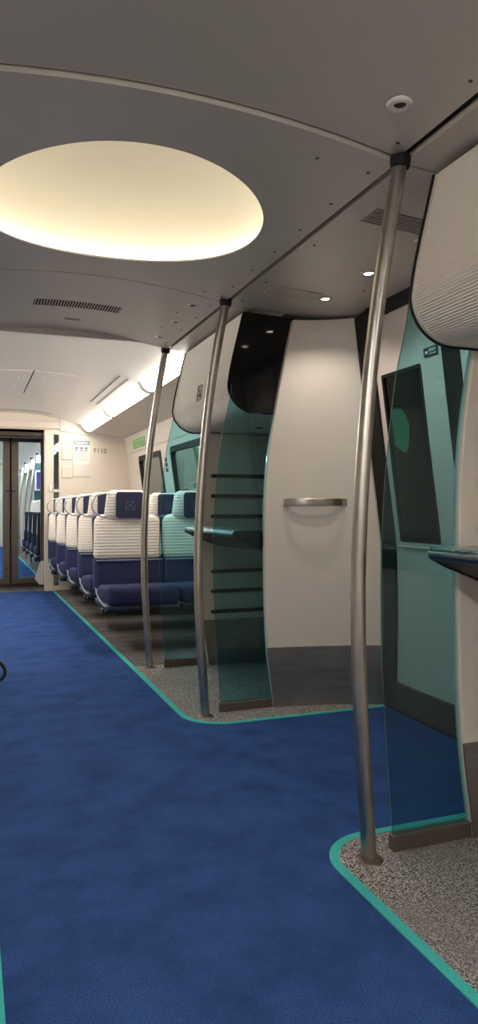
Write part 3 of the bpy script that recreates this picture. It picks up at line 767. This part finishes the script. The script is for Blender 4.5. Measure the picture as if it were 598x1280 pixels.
# ------------------------------------------------------------------ seats
def sheary(o_bm, z0, k, verts=None):
    for v in (verts or o_bm.verts): v.co.y += k*(v.co.z-z0)
SW = .56
def make_seat(aisle=True):
    t = empty('train_seat', (0, 0, 0), 'x', 'seat')
    # cushion: side profile with raised front, soft edges
    bm = B(); softbox(bm, .012, SW-.006, -.50, .03, .335, .475, .055, 5)
    for v in bm.verts:
        u = (v.co.y+.50)/.53
        if v.co.z > .40:
            v.co.z += .02*math.sin(min(1, max(0, 1-u))*PI)*.9 - .04*u
            e = abs((v.co.x-SW/2)/(SW/2)); v.co.z += .028*max(0, e-.55)/.45
    cu = link('cushion', bm, 'navy', t, smooth=60)
    bm = B(); tube(bm, [(.012+.16, y, z) for y, z in ((-.498, .37), (-.498, .40), (-.485, .445), (-.45, .474), (-.3, .478), (-.1, .455))], .0022, 6); link('seam', bm, 'darkshell', cu)
    # back: navy lower, cream upper
    bm = B(); softbox(bm, .0, SW-.004, 0, .13, .40, .665, .035, 5); sheary(bm, .4, .12); link('lower_back', bm, 'navy', t, smooth=60)
    bm = B(); softbox(bm, .0, SW-.004, -.004, .12, .635, 1.005, .06, 6)
    for v in bm.verts:
        if v.co.z < .70: v.co.z = max(v.co.z, .638)
        k = max(0, (v.co.z-.80)/.2); v.co.x = SW/2+(v.co.x-SW/2)*(1-.07*k*k)
    sheary(bm, .4, .12); link('upper_back', bm, 'seatcream', t, smooth=60)
    bm = B(); tube(bm, [(.012, .022, .642), (.15, .018, .642), (SW-.16, .018, .642), (SW-.016, .022, .642)], .005, 8); link('piping', bm, 'shell', t, smooth=60)
    # headrest
    bm = B(); softbox(bm, .105, .435, .03, .155, .958, 1.20, .045, 6)
    for v in bm.verts:
        k = max(0, (v.co.z-.98)/.22); v.co.x = .27+(v.co.x-.27)*(1.10-.18*k*k); v.co.y += .9*max(0, abs(v.co.x-.275)-.10)**1.5 if v.co.y < .09 else 0
        if v.co.z < 1.02: v.co.y += (1.02-v.co.z)*.25
    hr = link('headrest', bm, 'seatcream', t, smooth=60)
    # navy pad, following the headrest front
    bm = B(); prism(bm, rrect(.168, .394, .975, 1.186, .03, 6), 'y', .020, .036)
    for v in bm.verts:
        if v.co.z > 1.15: v.co.y += (v.co.z-1.15)*.36
        if v.co.z < 1.02: v.co.y += (1.02-v.co.z)*.1
    pd = link('head_pad', bm, 'pad', hr, smooth=40, bevel=.006)
    # embroidered mark
    bm = B(); cx, cz, yy = .281, 1.075, .0185
    def ln(p, q, w=.0018):
        p, q = Vector(p), Vector(q); dd = (q-p).normalized(); n_ = Vector((-dd.y, dd.x))*w
        prism(bm, [tuple(c+Vector((cx, cz))) for c in (p+n_, q+n_, q-n_, p-n_)], 'y', yy-.001, yy+.002)
    s = .034
    for p, q in (((-s, -s), (s, -s)), ((-s, s), (s*.3, s)), ((-s, -s), (-s, s)), ((s, -s), (s, s*.3)), ((-s*.7, -s*.7), (s, s)), ((-s*.7, s*.7), (s*.7, -s*.7)), ((s*.4, s), (s, s))): ln(p, q)
    link('logo_mark', bm, 'paleline', pd)
    # rear shell and side
    bm = B(); softbox(bm, .006, SW-.010, .105, .165, .36, 1.0, .03, 4); sheary(bm, .4, .12); link('back_shell', bm, 'darkshell', t, smooth=60)
    bm = B(); softbox(bm, .012, SW-.006, -.485, .10, .305, .350, .016, 3); link('seat_shell', bm, 'darkshell', t, smooth=60)
    bm = B(); tube(bm, [(.010, y, z) for y, z in ((-.47, .345), (-.38, .335), (-.2, .345), (-.02, .385), (.07, .47), (.12, .62))], [.004, .008, .008, .008, .007, .004], 10); link('side_trim', bm, 'shell', t, smooth=60)
    bm = B(); box(bm, .0005, SW-.0005, -.33, -.22, .268, .308); box(bm, .012, .05, -.40, -.25, .282, .306); link('support_beam', bm, 'darkbar', t, bevel=.006)
    if aisle:
        pts = [(.14, .07, 1.175), (.07, .06, 1.172), (.015, .052, 1.155), (-.010, .055, 1.12), (-.018, .058, 1.08), (-.010, .06, 1.035), (.03, .062, 1.0), (.07, .065, .985), (.12, .08, .985)]
        bm = B()
        P_ = []
        for i in range(len(pts)-1):
            for k in range(4):
                P_.append(Vector(pts[i]).lerp(Vector(pts[i+1]), k/4))
        P_.append(Vector(pts[-1])); 
        for _ in range(3): P_ = [P_[0]]+[(P_[i-1]+P_[i]*2+P_[i+1])/4 for i in range(1, len(P_)-1)]+[P_[-1]]
        tube(bm, P_, .0075, 10); link('grab_loop', bm, 'loopmetal', t, smooth=60)
    return t
SX = .925; PITCH = .868; SY = 5.68
A = make_seat(True); Wd = make_seat(False)
rown = ['front row, nearest', 'second row', 'third row', 'fourth row', 'fifth and last row before the end wall']
for k in range(5):
    a = A if k == 0 else copy_tree(A)
    a.location = (SX, SY+k*PITCH-.02, 0); put(a, 'cream and navy aisle seat in the '+rown[k], 'seat', 'aisle seats')
for k in range(5):
    a = Wd if k == 0 else copy_tree(Wd)
    a.location = (SX+SW, SY+k*PITCH-.02, 0); put(a, 'cream and navy window seat in the '+rown[k], 'seat', 'window seats')
for k in range(5):      # cantilever arm from the side wall under each pair of seats
    y = SY+k*PITCH-.02
    bm = B(); prism(bm, [(SX+.10, .2675), (SX+.10, .255), (1.6, .235), (2.103, .20), (2.103, .2675)], 'y', y-.31, y-.24)
    struct('trim_%d' % (21+k), bm, 'darkbar', label='dark cantilever arm carrying a pair of seats from the side wall', cat='seat support')
for k in range(4):
    for s in (0, 1):
        a = copy_tree(A if s == 0 else Wd)
        # backs to the camera: turned half round
        a.location = (SX+SW*(1 if s == 0 else 2)-.0, 11.05+k*.84, 0); a.rotation_euler = (0, 0, PI)
        put(a, 'seat seen from behind in the next carriage, row %s from the door, %s side' % (['first', 'second', 'third', 'fourth', 'fifth', 'sixth'][k], 'aisle' if s == 0 else 'window'), 'seat', 'seats in the next carriage')

# ------------------------------------------------------------------ end wall with glass doors
def Bq(*a):
    bm = B(); box(bm, *a); return bm
DXL, DXR = .165, .905
bm = B(); box(bm, 1.088, 2.14, YE, YE+.06, 0, 2.5); box(bm, mir(2.14), mir(1.088), YE, YE+.06, 0, 2.5); box(bm, mir(1.09), 1.09, YE, YE+.06, 2.062, 2.5)
end_wall = struct('wall_end', bm, 'cream2', label='cream end wall of the saloon', cat='wall')
bm = B(); box(bm, mir(1.095), 1.095, YE-.035, YE, 2.075, 2.165); struct('trim_13', bm, 'cream2', label='cream cornice over the end door', cat='wall trim', bevel=.01)
bm = B(); prism(bm, [(1.10, 2.05), (1.325, 2.035), (1.53, 1.985), (1.68, 1.92), (1.90, 1.908), (1.955, 1.93), (1.93, 2.0), (1.93, 2.3), (1.10, 2.3)], 'y', YE-.02, YE); struct('trim_14', bm, 'cream', label='cream shaped end panel under the strip lights', cat='wall trim')
for s in (1, -1):
    f = (lambda a, b: (a, b)) if s > 0 else (lambda a, b: (mir(b), mir(a)))
    n = 1 if s > 0 else 3
    bm = B(); a, b = f(.905, 1.018); box(bm, a, b, YE-.04, YE+.07, 0, 2.062)
    for (zz0, zz1) in ((0, .06), (1.262, 1.30), (2.0, 2.062)):
        a, b = f(1.018, 1.088); box(bm, a, b, YE-.03, YE+.06, zz0, zz1)
    st = struct('trim_%d' % (15 if s > 0 else 16), bm, 'cream2', label='cream door post with narrow glass strip', cat='door post', bevel=.006)
    a, b = f(1.018, 1.088); bm = B(); box(bm, a, b, YE+.01, YE+.02, .06, 1.262); box(bm, a, b, YE+.01, YE+.02, 1.30, 2.0); link('glass_strip', bm, 'gclear', st)
    if s > 0:
        bm = B(); softbox(bm, .965, .993, YE-.065, YE-.038, 1.27, 1.36, .008, 3); link('switch', bm, 'white', st, smooth=50)
        bm = B(); tube(bm, [(.975, YE-.046, .30), (.975, YE-.038, .30)], .012, 14); link('lock', bm, 'dark', st)
# gangway
bm = B(); box(bm, mir(2.14), 2.14, YE, 10.6, -.06, .0); struct('floor', bm, 'darkmetal', label='dark metal threshold in the end doorway', cat='floor')
bm = B(); box(bm, -.1, .905, YE+.005, YE+.02, -.001, .004); struct('trim_17', bm, 'steel', label='steel threshold strip', cat='threshold')
bm = B()
for a, b in ((.985, 1.0), (mir(1.0), mir(.985))): box(bm, a, b, YE+.08, 10.25, 0, 2.1)
struct('wall_gangway', bm, 'gap', label='dark gangway side walls', cat='wall')
bm = B(); box(bm, mir(1.02), 1.02, YE+.06, 10.45, 2.03, 2.06); box(bm, mir(.91), .91, YE+.06, YE+.09, 1.985, 2.062); struct('ceiling', bm, 'darkmetal', label='dark gangway lintel', cat='ceiling')
YD = 10.30
def gl_leaf(name, x0, x1, inner, label):
    t = empty(name, (x0, YD, 0), label, 'door', kind='structure')
    w = x1-x0; st = .092
    for (nm, a, b, c, e) in (('stile', 0, st, .03, 2.02), ('stile', w-st, w, .03, 2.02), ('bottom_rail', st, w-st, .03, .105), ('top_rail', st, w-st, 1.965, 2.02)):
        link(nm, Bq(a, b, -.022, .022, c, e), 'bronze', t, bevel=.004)
    link('glass_pane', Bq(st, w-st, -.004, .004, .105, 1.965), 'gclear', t)
    x = .01 if inner == 'l' else w-.01-.075
    lt = link('latch_box', Bq(x, x+.075, -.045, -.022, 1.215, 1.385), 'bronze', t, bevel=.004)
    link('bolt', Bq((-.02 if inner == 'l' else w-.055), (.055 if inner == 'l' else w+.005), -.058, -.045, 1.285, 1.30), 'darkbar', lt, bevel=.003)
    lk = B(); tube(lk, [((.045 if inner == 'l' else w-.045), -.03, .24), ((.045 if inner == 'l' else w-.045), -.021, .24)], .013, 14); link('floor_lock', lk, 'dark', t)
gl_leaf('door_3', .545, 1.02, 'l', 'bronze framed glass leaf of the end door, right')
gl_leaf('door_4', .055, .525, 'r', 'bronze framed glass leaf of the end door, left')
bm = B(); box(bm, .525, .545, YD, YD+.03, 0, 2.02); struct('trim_18', bm, 'black', label='dark rubber gap between the glass leaves', cat='door seal')
bm = B(); box(bm, .0, 1.05, YD-.03, YD+.03, .0, .028); struct('trim_19', bm, 'darkmetal', label='door track', cat='door track')
# small white guard by the door foot
bm = B(); prism(bm, [(.84, .10), (.90, .30), (.925, .34), (.955, .34), (.955, .02), (.90, .02), (.875, .05)], 'y', 10.12, 10.15)
o = link('door_guard', bm, 'whitetrim'); put(o, 'small white plastic guard at the foot of the end door frame', 'door guard'); o.location.z = -.0

# end wall fittings
t = empty('notice_board', (1.358, YE-.001, 1.75), 'poster with blue header on the cream end wall', 'notice')
link('frame', Bq(-.095, .13, -.006, 0, -.285, .19), 'cream2', t, bevel=.003)
link('poster_sheet', Bq(-.088, .122, -.0085, -.0062, -.12, .185), 'paper', t)
link('poster_header', Bq(-.088, .122, -.0095, -.0086, .13, .185), 'paperblue', t)
bm = B()
for k in range(3):
    x = -.07+k*.062; box(bm, x, x+.045, -.0095, -.0086, .052, .062); box(bm, x, x+.008, -.0095, -.0086, .062, .10); box(bm, x+.012, x+.04, -.0095, -.0086, .078, .10)
link('poster_symbols', bm, 'dark', t)
bm = B()
for r in range(5): box(bm, -.07, .10-(r % 2)*.03, -.0093, -.0086, .02-r*.022, .026-r*.022)
link('poster_text', bm, 'paperblue', t)
bm = B()
for k in range(7): box(bm, -.07+k*.026, -.07+k*.026+.017, -.0101, -.0094, .148, .166)
link('header_text', bm, 'paper', t)
link('lower_sheet', Bq(-.088, .122, -.0075, -.0062, -.275, -.128), 'cream', t)
for (x0, x1, z0, z1, lb) in ((1.125, 1.243, 1.685, 1.845, 'upper small blank cream plate left of the poster'), (1.125, 1.243, 1.45, 1.60, 'lower small blank cream plate left of the poster')):
    t = empty('wall_plate', ((x0+x1)/2, YE, (z0+z1)/2), lb, 'wall plate', 'blank wall plates')
    w, h = (x1-x0)/2, (z1-z0)/2
    link('plate', Bq(-w, w, -.012, -.0005, -h, h), 'cream2', t, bevel=.004)
o = text('carriage_number', 'F110', .088, 'dark', Matrix(((1, 0, 0, 1.53), (0, 0, -1, YE-.0012), (0, 1, 0, 1.782), (0, 0, 0, 1))), end_wall)
# green sticker on the side wall
t = empty('green_sticker', (0, 0, 0), 'small green printed sticker above the farthest window', 'sticker')
bm = B()
def wp(y, z, off): return (H(z)-.016-off, y, z)
def wst(y0_, y1_, z0_, z1_):
    vs = [bm.verts.new(wp(y0_, z0_, .003)), bm.verts.new(wp(y1_, z0_, .003)), bm.verts.new(wp(y1_, z1_, .003)), bm.verts.new(wp(y0_, z1_, .003)),
          bm.verts.new(wp(y0_, z0_, -.002)), bm.verts.new(wp(y1_, z0_, -.002)), bm.verts.new(wp(y1_, z1_, -.002)), bm.verts.new(wp(y0_, z1_, -.002))]
    for f in ((0,1,2,3),(7,6,5,4),(0,4,5,1),(1,5,6,2),(2,6,7,3),(3,7,4,0)): bm.faces.new([vs[i] for i in f])
for k in range(4):
    y = 8.98-k*.17
    for (a, b, c, e) in ((0, .13, 0, .012), (0, .13, .098, .11), (0, .012, 0, .11), (.118, .13, 0, .11), (.03, .10, .05, .062), (.058, .072, .02, .09)): wst(y-b, y-a, 1.80+c, 1.80+e)
link('print', bm, 'green', t)
# little dark mark on the pillar between the windows
bm = B()
for k in range(3): wst(7.52, 7.60, 1.56-k*.055, 1.60-k*.055)
for v in bm.verts: v.co.x += .013
o = link('pillar_label', bm, 'dark'); put(o, 'tiny dark printed label on the pillar between two saloon windows', 'sticker')

# ------------------------------------------------------------------ next carriage
bm = B(); box(bm, mir(2.14), 2.14, 10.6, 21, -.06, 0); struct('floor', bm, 'blue', label='blue carpet in the next carriage', cat='floor')
for s in (1, -1):
    a, b = (1.03, 2.1) if s > 0 else (mir(2.1), mir(1.03)); bm = B(); box(bm, a, b, 10.62, 21, .0, .003); struct('floor', bm, 'vinyl', label='dark floor under the next carriage seats', cat='floor')
    a, b = (1.0, 1.03) if s > 0 else (mir(1.03), mir(1.0)); bm = B(); box(bm, a, b, 10.62, 21, .0, .004); struct('trim_20', bm, 'teal', label='turquoise edging in the next carriage', cat='carpet edging')
    bm = B(); hull(bm, 10.55, 21, 0, 2.3, s); struct('wall_next', bm, 'cream', label='side wall of the next carriage', cat='wall')
bm = B(); box(bm, mir(2.14), 2.14, 21, 21.05, 0, 2.5); struct('wall_next', bm, 'cream', label='far end wall of the next carriage', cat='wall')
bm = B(); box(bm, 1.03, 2.1, 10.50, 10.55, 0, 2.5); box(bm, mir(2.1), mir(1.03), 10.5, 10.55, 0, 2.5); box(bm, mir(1.03), 1.03, 10.5, 10.55, 2.06, 2.5); struct('wall_next', bm, 'cream', label='near end wall of the next carriage', cat='wall')
for k, y in enumerate((14.3, 15.6, 17.3)):
    pole(y, 'curved pole in the next carriage, %s from the door' % ['first', 'second', 'third'][k], group='poles in the next carriage')
bm = B(); box(bm, 1.2, 2.05, 14.55, 14.60, 0.0, 1.95); o = link('partition', bm, 'tealpart'); put(o, 'teal partition in the next carriage behind the screen', 'partition')
t = empty('television', (1.46, 14.50, 1.60), 'small flat screen with white frame in the next carriage', 'screen')
link('frame', Bq(-.26, .26, -.02, .045, -.20, .20), 'whitetrim', t, bevel=.01)
link('display', Bq(-.225, .225, -.024, -.0205, -.165, .165), 'screen', t)
bm = B(); lathe(bm, [(0, -.001), (.09, -.001), (.09, .001)], 24); bmesh.ops.rotate(bm, verts=bm.verts, matrix=Matrix.Rotation(PI/2, 3, 'X')); bmesh.ops.translate(bm, verts=bm.verts, vec=(-.02, -.0255, 0)); link('picture', bm, 'screen2', t)

# ------------------------------------------------------------------ bag strap at the left edge
t = empty('bag', (-.05, 4.47, 0.003), 'black bag at the left edge, only its looped webbing strap showing', 'bag')
bm = B(); softbox(bm, -.22, .13, -.12, .14, .0, .30, .05, 4); link('bag_body', bm, 'strap', t, smooth=60)
pts = [(.12, -.02, .165), (.175, -.02, .175), (.215, -.02, .155), (.245, -.02, .115), (.252, -.02, .08), (.235, -.02, .048), (.20, -.02, .035), (.16, -.02, .045), (.12, -.02, .06)]
P_ = []
for i in range(len(pts)-1):
    for k in range(4): P_.append(Vector(pts[i]).lerp(Vector(pts[i+1]), k/4))
P_.append(Vector(pts[-1]))
for _ in range(4): P_ = [P_[0]]+[(P_[i-1]+P_[i]*2+P_[i+1])/4 for i in range(1, len(P_)-1)]+[P_[-1]]
bm = B(); rings = []
for i, p in enumerate(P_):
    tg = (P_[min(i+1, len(P_)-1)]-P_[max(i-1, 0)]).normalized(); n_ = Vector((-tg.z, 0, tg.x))
    rings.append([tuple(p+n_*u+Vector((0, v, 0))) for u, v in ((-.009, -.014), (.009, -.014), (.009, .014), (-.009, .014))])
loft(bm, rings); link('strap_loop', bm, 'strap', t, smooth=50)

# ------------------------------------------------------------------ camera, world, look
cam = bpy.data.cameras.new('camera'); co = bpy.data.objects.new('camera', cam); C.objects.link(co)
cam.sensor_fit = 'VERTICAL'; cam.sensor_height = 36; cam.lens = 36*900/1280; cam.shift_y = -4/1280; cam.clip_start = .02
co.location = (0, 0, 1.05); co.rotation_euler = (PI/2, 0, -math.atan(338/900))
sc = bpy.context.scene; sc.camera = co
w = bpy.data.worlds.new('world'); sc.world = w; w.use_nodes = True
w.node_tree.nodes['Background'].inputs[0].default_value = (.03, .03, .03, 1)
sc.view_settings.view_transform = 'Standard'; sc.view_settings.look = 'None'; sc.view_settings.gamma = 1; sc.view_settings.use_curve_mapping = False
sc.view_settings.exposure = .6
